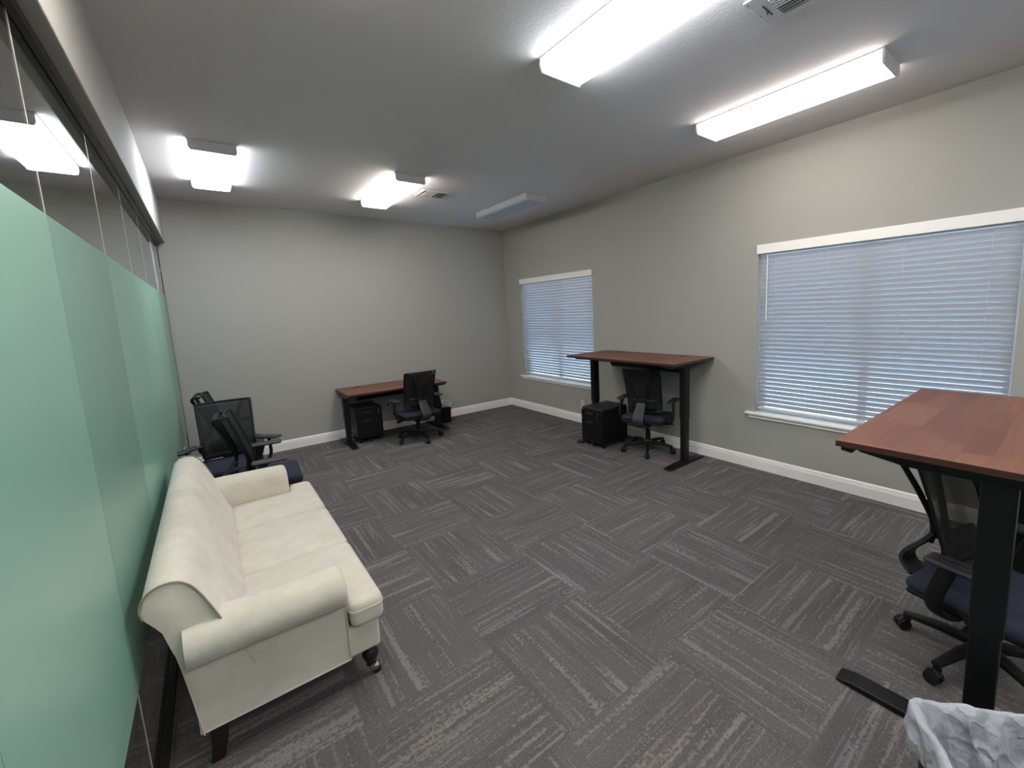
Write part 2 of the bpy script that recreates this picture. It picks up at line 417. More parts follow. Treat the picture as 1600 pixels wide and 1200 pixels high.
def blind(y0, y1, label, loc_y, cordside):
    z0, z1 = WZ; hw = (y1 - y0) / 2 - 0.012
    t = thing('window_blind', label, 'blind', (0, loc_y, 0), group='white slatted window blinds')
    b = nb(); box(b, -0.022, -0.008, -hw - 0.018, hw + 0.018, z1 - 0.035, z1 + 0.048)
    box(b, -0.008, -0.001, -hw - 0.018, hw + 0.018, z1 + 0.012, z1 + 0.04)
    obj('valance', b, M['trim'], t, bevel=0.003)
    obj('head_rail', bx(0.008, 0.06, -hw, hw, z1 - 0.05, z1 - 0.004), M['slat'], t)
    zt = z1 - 0.075; zb = z0 + 0.088; N = 35
    tilt = radians(58.5)
    b = nb()
    for k in range(N):
        z = zt - (zt - zb) * k / (N - 1)
        ring = []
        for s in range(5):
            q = (s / 4 - 0.5) * 0.050
            crown = 0.0028 * (1 - (2 * s / 4 - 1) ** 2)
            # room-side edge high, window-side edge low
            ring.append((0.034 + q * cos(tilt) - crown * sin(tilt), z - q * sin(tilt) - crown * cos(tilt)))
        prof = ring + [(x + 0.0022 * sin(tilt), zz + 0.0022 * cos(tilt)) for x, zz in ring[::-1]]
        prism(b, prof, 'y', -hw, hw)
    obj('slats', b, M['slat'], t, smooth=True)
    obj('bottom_rail', bx(0.008, 0.058, -hw, hw, z0 + 0.040, z0 + 0.056), M['slat'], t, bevel=0.003)
    xs = [-hw + 0.14, -hw * 0.28, hw * 0.32, hw - 0.14]
    for yy in xs:
        b = nb(); sweep(b, [(0.011, yy, z1 - 0.045), (0.011, yy, z0 + 0.03)], 0.0022, 0.0022, n=6, power=2)
        sweep(b, [(0.057, yy, z1 - 0.045), (0.057, yy, z0 + 0.03)], 0.0022, 0.0022, n=6, power=2)
        obj('ladder_cord', b, M['slat'], t)
    if cordside:
        b = nb(); y = hw - 0.075
        cyl(b, (-0.004, y, z1 - 0.05), (-0.006, y, z1 - 0.66), 0.0045, n=8)
        obj('tilt_wand', b, M['trim'], t)
    return t
window(1, W1[0], W1[1], 'near the far corner')
window(2, W2[0], W2[1], 'behind the near standing desk')
blind(W1[0], W1[1], 'white slatted blind on the smaller-looking window near the room corner', (W1[0] + W1[1]) / 2, False)
blind(W2[0], W2[1], 'white slatted blind with tilt wand on the window behind the near desk', (W2[0] + W2[1]) / 2, True)

# ------------------------------------------------------------------ ceiling lights
def ceiling_light(x0, y0, label, mat, L=1.2, W=0.30, hh=0.076, zc=None):
    t = thing('ceiling_light', label, 'ceiling light', (x0 + W / 2, y0 + L / 2, zc or H), group='wraparound fluorescent ceiling lights')
    a, c = -W / 2, W / 2
    b = nb(); box(b, a - 0.004, c + 0.004, -L / 2 + 0.002, L / 2 - 0.002, -0.009, -0.001); box(b, a + 0.016, c - 0.016, -L / 2 + 0.016, L / 2 - 0.016, -0.023, -0.009)
    obj('housing', b, M['fixture'], t)
    prof = [(a + 0.001, -0.0105), (a + 0.002, -0.052), (a + 0.012, -hh + 0.010), (a + 0.034, -hh), (c - 0.034, -hh), (c - 0.012, -hh + 0.010), (c - 0.002, -0.052), (c - 0.001, -0.0105),
            (c - 0.011, -0.0105), (c - 0.013, -0.0255), (a + 0.013, -0.0255), (a + 0.011, -0.0105)]
    b = nb(); prism(b, prof, 'y', -L / 2 + 0.014, L / 2 - 0.014)
    obj('diffuser', b, mat, t)
    cap = [(a - 0.001, -0.001), (a - 0.001, -0.056), (a + 0.011, -hh - 0.001), (c - 0.011, -hh - 0.001), (c + 0.001, -0.056), (c + 0.001, -0.001)]
    for s in (-1, 1):
        b = nb(); prism(b, cap, 'y', s * L / 2 - 0.014 * (s > 0), s * L / 2 + 0.014 * (s < 0))
        obj('end_cap', b, M['fixture'], t, bevel=0.002)
    return t
ceiling_light(-4.09, -2.115, 'lit cool-white wraparound ceiling light beside the glass partition header', M['cool'])
ceiling_light(-2.545, -2.115, 'lit warm-white wraparound ceiling light left of the small air vent', M['warm'])
ceiling_light(-1.03, -2.16, 'unlit wraparound ceiling light near the far right corner', M['offlens'])
ceiling_light(-2.53, -5.61, 'big bright cool-white ceiling light cut by the top of the picture', M['cool'])
ceiling_light(-1.00, -5.60, 'lit warm-white ceiling light above the standing desk by the large window', M['soft'])

ceiling_light(-4.075, -5.61, 'lit warm-white ceiling light over the sofa end nearest the camera', M['warm'])
ceiling_light(-4.075, -8.45, 'added unseen cool-white ceiling light behind the camera beside the glass partition', M['cool'])  # unseen row of three, added as fill from the camera side
ceiling_light(-2.53, -8.45, 'added unseen warm-white ceiling light behind the camera in the middle column', M['warm'])  # added out of view for fill, middle of the row
ceiling_light(-1.00, -8.45, 'added unseen cool-white ceiling light behind the camera on the window side', M['cool'])  # added out of view for fill, window end of the row
ceiling_light(-5.95, -4.6, 'added unseen ceiling light in the corridor beyond the glass, behind the sofa', M['warm'], zc=2.9)  # added out of view to brighten the clear glass strip and corridor floor
ceiling_light(-5.95, -8.2, 'added unseen ceiling light in the corridor beyond the glass, behind the camera', M['warm'], zc=2.9)  # second corridor lamp, added out of view to lift the dark glass

# ------------------------------------------------------------------ vents
def vent(x0, x1, y0, y1, label, hinge):
    t = thing('ceiling_vent', label, 'air vent', ((x0 + x1) / 2, (y0 + y1) / 2, H))
    hx, hy = (x1 - x0) / 2, (y1 - y0) / 2; bd = 0.03 if not hinge else 0.055
    oy = bd if not hinge else 0.085
    b = nb()
    box(b, -hx, -hx + bd, -hy, hy, -0.012, -0.001); box(b, hx - bd * 0.6, hx, -hy, hy, -0.012, -0.001)
    box(b, -hx + bd, hx - bd * 0.6, -hy, -hy + bd, -0.012, -0.001); box(b, -hx + bd, hx - bd * 0.6, hy - oy, hy, -0.012, -0.001)
    obj('vent_frame', b, M['vent'], t, bevel=0.003)
    obj('vent_throat', bx(-hx + bd - 0.005, hx - bd * 0.6 + 0.005, -hy + bd - 0.005, hy - oy + 0.005, -0.003, -0.0012), M['dark_gap'], t)
    xa, xb = -hx + bd, hx - bd * 0.6; n = 9 if hinge else 8
    for k in range(n):
        x = xa + (xb - xa) * (k + 0.5) / n; d = 0.004 if k < n / 2 else -0.004
        b = nb(); vs = box(b, x - 0.0012, x + 0.0012, -hy + bd, hy - oy, -0.014, -0.003)
        for v in vs:
            if v.co.z < -0.01: v.co.x += d * 1.6
        obj('louvre', b, M['vent'], t)
    if hinge:
        obj('damper_slot', bx(-0.045, 0.055, hy - 0.055, hy - 0.049, -0.0135, -0.012), M['dark_gap'], t)
        b = nb(); cyl(b, (0.0, hy - 0.052, -0.012), (0.006, hy - 0.052, -0.03), 0.004, n=8)
        obj('damper_lever', b, M['dark_gap'], t)
        for sx in (-0.11, 0.02):
            b = nb(); cyl(b, (sx, hy - 0.014, -0.012), (sx, hy - 0.014, -0.015), 0.005, n=8); obj('screw', b, M['steel'], t)
    else:
        obj('vent_divider', bx(-0.006, 0.006, -hy + bd, hy - oy, -0.0145, -0.003), M['vent'], t)
    return t
vent(-2.09, -1.77, -1.71, -1.44, 'small white louvred ceiling vent right of the far warm light', False)
vent(-2.015, -1.755, -5.80, -5.305, 'white ceiling vent with damper lever cut by the top of the picture', True)

# ------------------------------------------------------------------ outlets
def outlet(loc, rotz, label):
    t = thing('wall_outlet', label, 'outlet', loc, rotz, group='white wall outlets')
    obj('face_plate', bx(-0.036, 0.036, -0.006, -0.0005, -0.058, 0.058), M['outlet'], t, bevel=0.002)
    for z in (-0.022, 0.022):
        b = nb(); sweep(b, [(0, -0.006, z), (0, -0.008, z)], 0.034, 0.03, n=16, power=2.6); obj('socket', b, M['vent'], t)
    return t
o1 = outlet((-2.19, 0, 0.36), 0, 'white wall outlet with a plug, behind the low desk, nearer its chair')
b = nb(); box(b, -0.014, 0.014, -0.035, -0.009, 0.008, 0.036); 
tag(obj('power_plug', b, M['cord'], None, bevel=0.004), 'black plug in the outlet behind the low desk', 'plug').location = (-2.19, 0, 0.36)
outlet((-2.42, 0, 0.37), 0, 'white wall outlet just above the cabinet behind the low desk')
outlet((0, -1.90, 0.285), -pi / 2, 'white wall outlet left of the cabinet under the window')
outlet((0, -3.2, 0.36), -pi / 2, 'white wall outlet on the window wall behind the standing desk chair')

# ------------------------------------------------------------------ desks
def desk(label, loc, rotz, L, D, h, sep, foot, legy=0.0, tray_len=1.0, tray_off=0.0, grp='walnut sit-stand desks'):
    t = thing('standing_desk', label, 'desk', loc, rotz, group=grp)
    b = nb(); box(b, -L / 2, L / 2, -D / 2, D / 2, h - 0.025, h)
    for f in b.faces:
        if abs(f.normal.z) < 0.5: pass
    b.normal_update()
    for f in b.faces: f.material_index = 0 if f.calc_center_median().z > h - 0.001 else 1
    obj('tabletop', b, [M['walnut'], M['edge']], t, bevel=0.002)
    for s in (-1, 1):
        x = s * sep / 2
        lg = obj('leg', bx(x - 0.034, x + 0.034, legy - 0.045, legy + 0.045, h * 0.44, h - 0.065), M['black'], t, bevel=0.006)
        obj('lower_column', bx(x - 0.030, x + 0.030, legy - 0.040, legy + 0.040, 0.028, h * 0.44 + 0.002), M['black'], lg, bevel=0.006)
        f0, f1 = foot
        b = nb(); prism(b, [(f0, 0.004), (f1, 0.004), (f1, 0.014), (f1 - 0.06, 0.027), (legy + 0.07, 0.032), (legy - 0.07, 0.032), (f0 + 0.06, 0.027), (f0, 0.014)], 'x', x - 0.042, x + 0.042)
        fo = obj('foot', b, M['black'], t, bevel=0.006, seg=3)
        for yy in (f0 + 0.04, f1 - 0.04):
            b = nb(); cyl(b, (x, yy, 0.0), (x, yy, 0.006), 0.018, n=12); obj('leveller', b, M['rubber'], fo)
        hd = D / 2 - 0.055
        b = nb(); prism(b, [(-hd, h - 0.026), (-hd, h - 0.040), (-hd + 0.012, h - 0.050), (-hd + 0.16, h - 0.074), (hd - 0.16, h - 0.074), (hd - 0.012, h - 0.050), (hd, h - 0.040), (hd, h - 0.026)], 'x', x - 0.03, x + 0.03)
        obj('side_bracket', b, M['black'], t, bevel=0.004)
    for yy in (-0.16, 0.19):
        obj('cross_beam', bx(-sep / 2 + 0.03, sep / 2 - 0.03, yy - 0.02, yy + 0.02, h - 0.066, h - 0.028), M['black'], t, bevel=0.003)
    # half-round cable tray under the rear
    n = 10; tr = 0.064; ty = 0.075; b = nb()
    outer = [(ty + tr * 1.1 * cos(pi + pi * k / n), h - 0.092 + tr * sin(pi + pi * k / n)) for k in range(n + 1)]
    prof = [(ty - tr * 1.1, h - 0.027)] + outer + [(ty + tr * 1.1, h - 0.027)]
    prism(b, prof, 'x', tray_off - tray_len / 2, tray_off + tray_len / 2)
    obj('cable_tray', b, M['black'], t, smooth=True)
    b = nb(); prism(b, [(-D / 2 + 0.012, h - 0.026), (-D / 2 + 0.012, h - 0.046), (-D / 2 + 0.05, h - 0.052), (-D / 2 + 0.07, h - 0.026)], 'x', L / 2 - 0.15, L / 2 - 0.03)
    obj('keypad', b, M['blackp'], t)
    for sx in (-1, 1):
        b = nb(); sweep(b, [(sx * L * 0.30, D / 2 - 0.09, h - 0.001), (sx * L * 0.30, D / 2 - 0.09, h + 0.003)], 0.09, 0.055, n=24, power=2.2, up=(0, 1, 0))
        obj('grommet', b, M['blackp'], t)
    return t
desk('low walnut desk against the end wall', (-2.215, -0.385, 0), 0, 1.31, 0.72, 0.716, 1.25, (-0.31, 0.355), tray_len=0.95)
D2 = desk('raised walnut standing desk against the window wall, between the two windows', (-0.375, -3.215, 0), -pi / 2, 1.56, 0.71, 1.105, 1.32, (-0.31, 0.31), tray_len=0.98, tray_off=0.10)
D3 = desk('raised walnut standing desk at the right edge, nearest the camera', (-1.50, -6.20, 0), pi, 1.42, 0.745, 1.10, 1.24, (-0.345, 0.35), legy=0.09, tray_len=1.05)

# ------------------------------------------------------------------ mobile cabinets
def cabinet(label, loc, rotz, W=0.345, D=0.46, hb=0.455):
    t = thing('filing_cabinet', label, 'cabinet', loc, rotz, group='black mobile filing cabinets')
    obj('body', bx(-W / 2, W / 2, -D / 2 + 0.018, D / 2, 0.055, hb), M['black'], t, bevel=0.012, seg=4)
    z = hb - 0.004
    for dz, nm in ((0.105, 0), (0.27, 1)):
        dr = obj('drawer', bx(-W / 2 + 0.004, W / 2 - 0.004, -D / 2, -D / 2 + 0.017, z - dz, z), M['black'], t, bevel=0.005)
        b = nb(); sweep(b, [(-0.055 - 0.03, -D / 2 - 0.001, z - 0.038), (0.055 - 0.03, -D / 2 - 0.001, z - 0.038)], 0.012, 0.018, n=12, power=3)
        obj('handle', b, M['greyp'], dr)
        z -= dz + 0.004
    b = nb(); cyl(b, (W / 2 - 0.05, -D / 2 + 0.001, hb - 0.03), (W / 2 - 0.05, -D / 2 - 0.006, hb - 0.03), 0.010)
    lk = obj('lock', b, M['steel'], t, smooth=True)
    b = nb(); box(b, W / 2 - 0.052, W / 2 - 0.048, -D / 2 - 0.02, -D / 2 - 0.006, hb - 0.037, hb - 0.023)
    box(b, W / 2 - 0.055, W / 2 - 0.046, -D / 2 - 0.018, -D / 2 - 0.014, hb - 0.075, hb - 0.037)
    obj('key', b, M['steel'], lk)
    b = nb(); pillow(b, -W / 2 + 0.004, W / 2 - 0.004, -D / 2 + 0.01, D / 2 - 0.004, hb, hb + 0.026, r=0.011, puff=0.004)
    obj('seat_pad', b, M['cushtop'], t, smooth=True)
    for sx in (-1, 1):
        for sy in (-1, 1):
            x, y = sx * (W / 2 - 0.045), sy * (D / 2 - 0.06)
            b = nb(); cyl(b, (x, y, 0.055), (x, y, 0.04), 0.012); box(b, x - 0.011, x + 0.011, y - 0.014, y + 0.020, 0.026, 0.046)
            c = obj('caster', b, M['blackp'], t)
            b = nb(); cyl(b, (x - 0.017, y + 0.01, 0.022), (x - 0.003, y + 0.01, 0.022), 0.022); cyl(b, (x + 0.003, y + 0.01, 0.022), (x + 0.017, y + 0.01, 0.022), 0.022)
            obj('wheel', b, M['rubber'], c, smooth=True)
    b = nb(); cyl(b, (0, -D / 2 + 0.03, 0.02), (0.0, -D / 2 + 0.045, 0.02), 0.02); box(b, -0.006, 0.006, -D / 2 + 0.02, -D / 2 + 0.06, 0.03, 0.056)
    obj('anti_tip_caster', b, M['rubber'], t, smooth=True)
    return t
cabinet('black two-drawer mobile cabinet under the left side of the low desk', (-2.58, -0.27, 0), 0, W=0.335, D=0.44)
cabinet('black padded-top mobile cabinet with keys under the desk between the windows', (-0.455, -2.785, 0), -pi / 2, W=0.35, D=0.45)

# ------------------------------------------------------------------ office chairs
def chair(label, loc, rotz, dz=0.0, base_rot=0.0, pad_splay=0.0, lever=True):
    """faces local +y"""
    t = thing('office_chair', label, 'chair', loc, rotz, group='black mesh-back office chairs')
    b = nb(); lathe(b, [(0.045, 0.075), (0.052, 0.085), (0.050, 0.125), (0.034, 0.14)], n=20)
    hub = obj('star_base', b, M['greyp'], t, smooth=True)
    for k in range(5):
        a = base_rot + 2 * pi * k / 5; d = Vector((cos(a), sin(a), 0))
        b = nb(); pts = [d * 0.03 + Vector((0, 0, 0.105)), d * 0.16 + Vector((0, 0, 0.100)), d * 0.285 + Vector((0, 0, 0.083))]
        sweep(b, pts, [0.05, 0.042, 0.032], [0.042, 0.036, 0.024], n=12, power=4)
        cyl(b, d * 0.272 + Vector((0, 0, 0.09)), d * 0.272 + Vector((0, 0, 0.055)), 0.016)
        obj('base_arm', b, M['blackp'], hub, smooth=True)
        c = d * 0.29; ca = a + 0.9 + 0.7 * k; e = Vector((cos(ca), sin(ca), 0)); s = Vector((-e.y, e.x, 0))
        b = nb(); cyl(b, c + Vector((0, 0, 0.07)) - d * 0.018, c + Vector((0, 0, 0.04)) - d * 0.018, 0.010)
        sweep(b, smoothpath([c - e * 0.024 + Vector((0, 0, 0.045)), c + Vector((0, 0, 0.062)), c + e * 0.026 + Vector((0, 0, 0.046))], 4), 0.030, 0.010, n=8)
        cs = obj('caster', b, M['blackp'], t, smooth=True)
        b = nb()
        for q in (-1, 1): cyl(b, c + s * (q * 0.006) + Vector((0, 0, 0.028)), c + s * (q * 0.024) + Vector((0, 0, 0.028)), 0.028, n=20)
        obj('wheel', b, M['rubber'], cs, smooth=True)
    b = nb(); lathe(b, [(0.028, 0.10), (0.028, 0.25), (0.015, 0.252), (0.015, 0.36 + dz)], n=16)
    obj('gas_column', b, M['black'], t, smooth=True)
    b = nb(); prism(b, [(-0.16, 0.345 + dz), (-0.12, 0.325 + dz), (0.10, 0.325 + dz), (0.14, 0.35 + dz), (0.14, 0.375 + dz), (-0.16, 0.375 + dz)], 'x', -0.085, 0.085)
    mech = obj('tilt_mechanism', b, M['blackp'], t, bevel=0.012, seg=3)
    b = nb(); cyl(b, (0.08, 0.02, 0.35 + dz), (0.25, 0.03, 0.345 + dz), 0.006, n=8); sweep(b, [(0.23, 0.03, 0.345 + dz), (0.29, 0.034, 0.343 + dz)], 0.03, 0.012, n=12, power=2.5)
    obj('lever', b, M['blackp'], mech, smooth=True)
    b = nb(); cyl(b, (-0.08, 0.0, 0.35 + dz), (-0.26, -0.01, 0.34 + dz), 0.006, n=8); cyl(b, (-0.24, -0.01, 0.34 + dz), (-0.29, -0.01, 0.338 + dz), 0.017, 0.015, n=12)
    obj('lever', b, M['blackp'], mech, smooth=True)
    b = nb(); pillow(b, -0.235, 0.235, -0.20, 0.225, 0.372 + dz, 0.398 + dz, r=0.012, puff=0.0)
    obj('seat_shell', b, M['blackp'], t, smooth=True)
    b = nb(); pillow(b, -0.245, 0.245, -0.205, 0.235, 0.392 + dz, 0.455 + dz, r=0.030, puff=0.012)
    for v in b.verts:
        if v.co.y > 0.1: v.co.z -= (v.co.y - 0.1) ** 2 * 1.1
    obj('seat', b, M['seat'], t, smooth=True)
    # backrest mesh, border frame
    ZT, ZB = 0.985 + dz, 0.50 + dz
    def bp(u, v):     # u -1..1, v 0 bottom..1 top
        wdt = 0.195 + 0.012 * v
        y = -0.120 - 0.110 * v - 0.022 * sin(v * pi) * -1 + 0.030 * u * u + 0.018 * math.exp(-((v - 0.22) / 0.16) ** 2)
        return Vector((u * wdt, y, ZB + (ZT - ZB) * v))
    b = nb(); NU, NV = 12, 14
    G = [[b.verts.new(bp(-1 + 2 * i / NU, j / NV)) for i in range(NU + 1)] for j in range(NV + 1)]
    for j in range(NV):
        for i in range(NU): b.faces.new((G[j][i], G[j][i + 1], G[j + 1][i + 1], G[j + 1][i]))
    o = obj('backrest_mesh', b, M['mesh'], t, smooth=True)
    sd = o.modifiers.new('solid', 'SOLIDIFY'); sd.thickness = 0.004
    b = nb()
    for u in (-1, 1): sweep(b, [bp(u, v / 12) for v in range(13)], 0.016, 0.022, n=10, up=(1, 0, 0))
    sweep(b, [bp(-1 + 2 * i / 12, 1) + Vector((0, -0.004, 0)) for i in range(13)], 0.016, 0.020, n=10)
    sweep(b, [bp(-1 + 2 * i / 12, 0.0) for i in range(13)], 0.020, 0.045, n=10)
    obj('backrest_frame', b, M['blackp'], t, smooth=True)
    # solid lumbar pad seen through the mesh
    b = nb()
    G = [[b.verts.new(bp(-0.72 + 1.44 * i / 8, 0.04 + 0.26 * j / 4) + Vector((0, -0.012, 0))) for i in range(9)] for j in range(5)]
    for j in range(4):
        for i in range(8): b.faces.new((G[j][i], G[j][i + 1], G[j + 1][i + 1], G[j + 1][i]))
    o = obj('lumbar_support', b, M['blackp'], t, smooth=True); o.modifiers.new('solid', 'SOLIDIFY').thickness = 0.01
    # Y-shaped rear spine: plate, two struts, top loops
    b = nb(); sweep(b, smoothpath([(0, -0.08, 0.352 + dz), (0, -0.20, 0.350 + dz), (0, -0.265, 0.372 + dz), (0, -0.305, 0.42 + dz), (0, -0.295, 0.47 + dz), (0, -0.235, 0.545 + dz), (0, -0.192, 0.61 + dz)], 5),
                    0.026, [0.09] * 10 + [0.12] * 16 + [0.105] * 5, n=12, up=(1, 0, 0), power=5)
    obj('spine', b, M['greyp'], t, smooth=True)
    for s in (-1, 1):
        b = nb()
        pts = smoothpath([(s * 0.030, -0.205, 0.56 + dz), (s * 0.046, -0.192, 0.66 + dz), (s * 0.085, -0.236, 0.80 + dz), (s * 0.125, -0.282, 0.915 + dz), (s * 0.142, -0.296, 0.952 + dz), (s * 0.150, -0.280, 0.974 + dz), (s * 0.155, -0.232, 0.978 + dz)], 5)
        sweep(b, pts, 0.026, 0.026, n=10, power=3)
        obj('back_strut', b, M['blackp'], t, smooth=True)
    b = nb(); pts = [(-0.150 + 0.30 * i / 10, -0.280 - 0.008 * (1 - ((i - 5) / 5) ** 2), 0.972 + dz) for i in range(11)]
    sweep(b, pts, 0.030, 0.012, n=10)
    obj('top_bar', b, M['blackp'], t, smooth=True)
    # arms
    for s in (-1, 1):
        b = nb()
        pts = smoothpath([(s * 0.10, -0.02, 0.362 + dz), (s * 0.22, -0.03, 0.362 + dz), (s * 0.285, -0.05, 0.385 + dz), (s * 0.312, -0.065, 0.44 + dz), (s * 0.312, -0.045, 0.53 + dz), (s * 0.305, -0.02, 0.615 + dz)], 5)
        sweep(b, pts, 0.028, 0.060, n=12, up=(0, 1, 0), power=3)
        ar = obj('armrest', b, M['blackp'], t, smooth=True)
        b = nb(); pillow(b, -0.045, 0.045, -0.12, 0.115, 0, 0.024, r=0.012, puff=0.003)
        R = Matrix.Translation((s * 0.300, 0.02, 0.612 + dz)) @ Matrix.Rotation(-s * pad_splay, 4, 'Z')
        bmesh.ops.transform(b, matrix=R, verts=b.verts[:])
        obj('arm_pad', b, M['greyp'], ar, smooth=True)
    return t
R90 = -pi / 2
chair('black mesh office chair pushed up to the low desk at the end wall', (-2.06, -0.84, 0), radians(2), dz=-0.05, base_rot=radians(52))
chair('black mesh office chair under the standing desk between the two windows', (-0.31, -3.34, 0), radians(-72), dz=-0.01, base_rot=radians(145 + 72))
chair('black mesh office chair under the near standing desk at the right edge', (-1.60, -6.25, 0), radians(166), dz=-0.055, base_rot=radians(84 - 166))
chair('front-facing office chair in the left cluster, its mesh back turned to the end wall', (-4.10, -1.54, 0), pi, dz=-0.05, base_rot=0.4, pad_splay=radians(42))
chair('office chair seen from the side, right behind the sofa arm', (-3.88, -2.21, 0), R90 + radians(-3), dz=-0.03, base_rot=0.2)
chair('rearmost office chair of the left cluster, beside the glass in the corner', (-4.03, -0.89, 0), R90 + radians(-4), dz=-0.02, base_rot=0.9)

# cord from the cable tray down to the outlet
def under(o, d):
    o.parent = d; o.matrix_parent_inverse = (Matrix.Translation(d.location) @ d.rotation_euler.to_matrix().to_4x4()).inverted()
b = nb(); pts = smoothpath([(-0.30, -2.98, 1.0), (-0.14, -3.0, 0.91), (-0.03, -3.08, 0.7), (-0.025, -3.18, 0.45), (-0.012, -3.2, 0.382)], 6)
sweep(b, pts, 0.007, 0.007, n=8, power=2)
under(obj('power_cord', b, M['greyp'], smooth=True, label='thin grey cord'), D2)

# ------------------------------------------------------------------ bins
def bin_(label, loc, rotz, LX, LY, hh, seed, hang=0.07):
    t = thing('waste_bin', label, 'waste bin', loc, rotz, group='black bins with white liners')
    def rr_(lx, ly, rad, z, n=6):
        out = []
        for (sx, sy, a0) in ((1, 1, 0), (-1, 1, 90), (-1, -1, 180), (1, -1, 270)):
            for k in range(n + 1):
                a = radians(a0 + 90 * k / n); out.append((sx * (lx / 2 - rad) + rad * cos(a), sy * (ly / 2 - rad) + rad * sin(a), z))
        return out
    b = nb(); R = []
    for lx, z in ((0.86, 0.0), (0.90, hh * 0.5), (1.0, hh - 0.012), (1.03, hh - 0.012), (1.03, hh), (0.97, hh), (0.96, hh - 0.012), (0.84, 0.008)):
        R.append([b.verts.new(p) for p in rr_(LX * lx, LY * lx, 0.03, z)])
    ring_link(b, R)
    obj('bin_body', b, M['black'], t, smooth=True)
    # liner: hem outside, over the rim, down inside; resampled loop with crumple
    def loop(lx, ly, z, N=96):
        base = rr_(lx, ly, 0.035, z, 6); out = []
        L = [0]; 
        for i in range(len(base)): L.append(L[-1] + (Vector(base[(i + 1) % len(base)]) - Vector(base[i])).length)
        for k in range(N):
            s = L[-1] * k / N
            i = max(j for j in range(len(base)) if L[j] <= s); f = (s - L[i]) / max(1e-9, L[i + 1] - L[i])
            out.append(Vector(base[i]).lerp(Vector(base[(i + 1) % len(base)]), f))
        return out
    b = nb(); R = []
    levels = [(1.085, -hang, 1), (1.10, -hang * 0.75, 1), (1.075, -hang * 0.45, 1), (1.07, -hang * 0.15, .8), (1.065, 0.004, .5), (1.03, 0.012, .4), (0.97, 0.008, .4), (0.90, -0.02, .8),
              (0.86, -0.05, 1.3), (0.82, -0.09, 1.8), (0.76, -0.14, 2), (0.66, -0.19, 2), (0.48, -0.22, 2), (0.25, -0.235, 1.2), (0.08, -0.235, .3)]
    for li, (s, dz, am) in enumerate(levels):
        pts = loop(LX * s, LY * s, hh + dz); ring = []
        for k, p in enumerate(pts):
            q = Vector((p.x * 16 + seed, p.y * 16, p.z * 13)); nv = Vector((noise.noise(q), noise.noise(q + Vector((9, 3, 1))), noise.noise(q + Vector((2, 7, 5)))))
            q2 = q * 2.6; nv2 = Vector((noise.noise(q2), noise.noise(q2 + Vector((4, 1, 8))), noise.noise(q2 + Vector((8, 2, 3)))))
            rg = 1 - 2 * abs(noise.noise(q * 1.4 + Vector((3, 3, 3))))
            d = (nv * 0.017 + nv2 * 0.012) * am + Vector((p.x, p.y, 0)).normalized() * (-0.010 * rg * am if li >= 8 else 0)
            if 4 <= li <= 7: d.z += 0.006 * sin(k * 0.55 + seed)
            if li < 2: d.z += 0.022 * noise.noise(Vector((k * 0.11, seed, li)))
            if s > 1.0:    # stay outside the rim
                out = Vector((p.x / LX, p.y / LY, 0)).normalized(); dd = d.dot(out)
                if dd < 0: d -= out * dd
                if dz > -0.03: d.z = max(d.z, 0)
            if li >= 7:
                out = Vector((p.x / LX, p.y / LY, 0)).normalized(); dd = d.dot(out)
                if dd > 0: d -= out * dd * 1.6
            ring.append(b.verts.new(p + d))
        R.append(ring)
    ring_link(b, R, caps=False)
    b.faces.new(R[-1])
    tag(obj('bin_liner', b, M['bag'], t, smooth=True, autos=False), 'crumpled white plastic liner')
    return t
bin_('near black bin with a crumpled white liner at the bottom right', (-2.487, -6.385, 0), math.atan2(-0.80, 0.60), 0.37, 0.25, 0.358, 3.1, hang=0.10)
bin_('small black bin with white liner at the right end of the low desk', (-1.405, -0.20, 0), pi / 2, 0.28, 0.17, 0.30, 8.4, hang=0.045)

# ------------------------------------------------------------------ sofa
YC = -3.63
sofa = thing('sofa', 'small cream velvet three-seat sofa with rolled arms beside the glass partition', 'sofa', (-4.0, YC, 0))
def X(x): return x + 4.0
y0, y1 = -0.87, 0.87           # outer side panels
# back: profile extruded along y with softened ends
prof = [(-4.316, 0.17), (-4.330, 0.32), (-4.345, 0.46), (-4.362, 0.57), (-4.375, 0.635), (-4.392, 0.668), (-4.412, 0.700), (-4.418, 0.735), (-4.408, 0.768), (-4.382, 0.793), (-4.348, 0.802),
        (-4.312, 0.795), (-4.284, 0.770), (-4.262, 0.730), (-4.238, 0.67), (-4.205, 0.58), (-4.165, 0.49), (-4.135, 0.42), (-4.12, 0.32), (-4.12, 0.17)]
b = nb(); c0 = Vector((-4.30, 0.5)); R = []
def yends(Y0, Y1, k=0.012):
    return [(Y0, 1 - 3 * k), (Y0 + 0.004, 1 - k), (Y0 + 0.012, 1.0)] + [(Y0 + (Y1 - Y0) * q / 12, 1.0) for q in range(1, 12)] + [(Y1 - 0.012, 1.0), (Y1 - 0.004, 1 - k), (Y1, 1 - 3 * k)]
for yy, s in yends(y0 - 0.035, y1 + 0.035):
    R.append([b.verts.new((X(c0.x + (p[0] - c0.x) * s), max(-0.868, min(0.868, yy)) if p[1] < 0.56 else yy, c0.y + (p[1] - c0.y) * s)) for p in prof])
ring_link(b, R)
bk = obj('backrest', b, M['fabric'], sofa, smooth=True)
for s, yy in ((-1, y0 - 0.036), (1, y1 + 0.036)):     # cord along each end face
    b = nb(); sweep(b, smoothpath([(X(p[0]), yy, p[1]) for p in prof[6:17]], 3), 0.007, 0.007, n=8, power=2)
    obj('piping', b, M['piping'], bk, smooth=True)
# rear corner seam
b = nb(); sweep(b, [(X(p[0]) + 0.002, y0 - 0.008, p[1]) for p in prof[0:5]], 0.006, 0.006, n=8, power=2)
obj('piping', b, M['fabric'], bk, smooth=True)
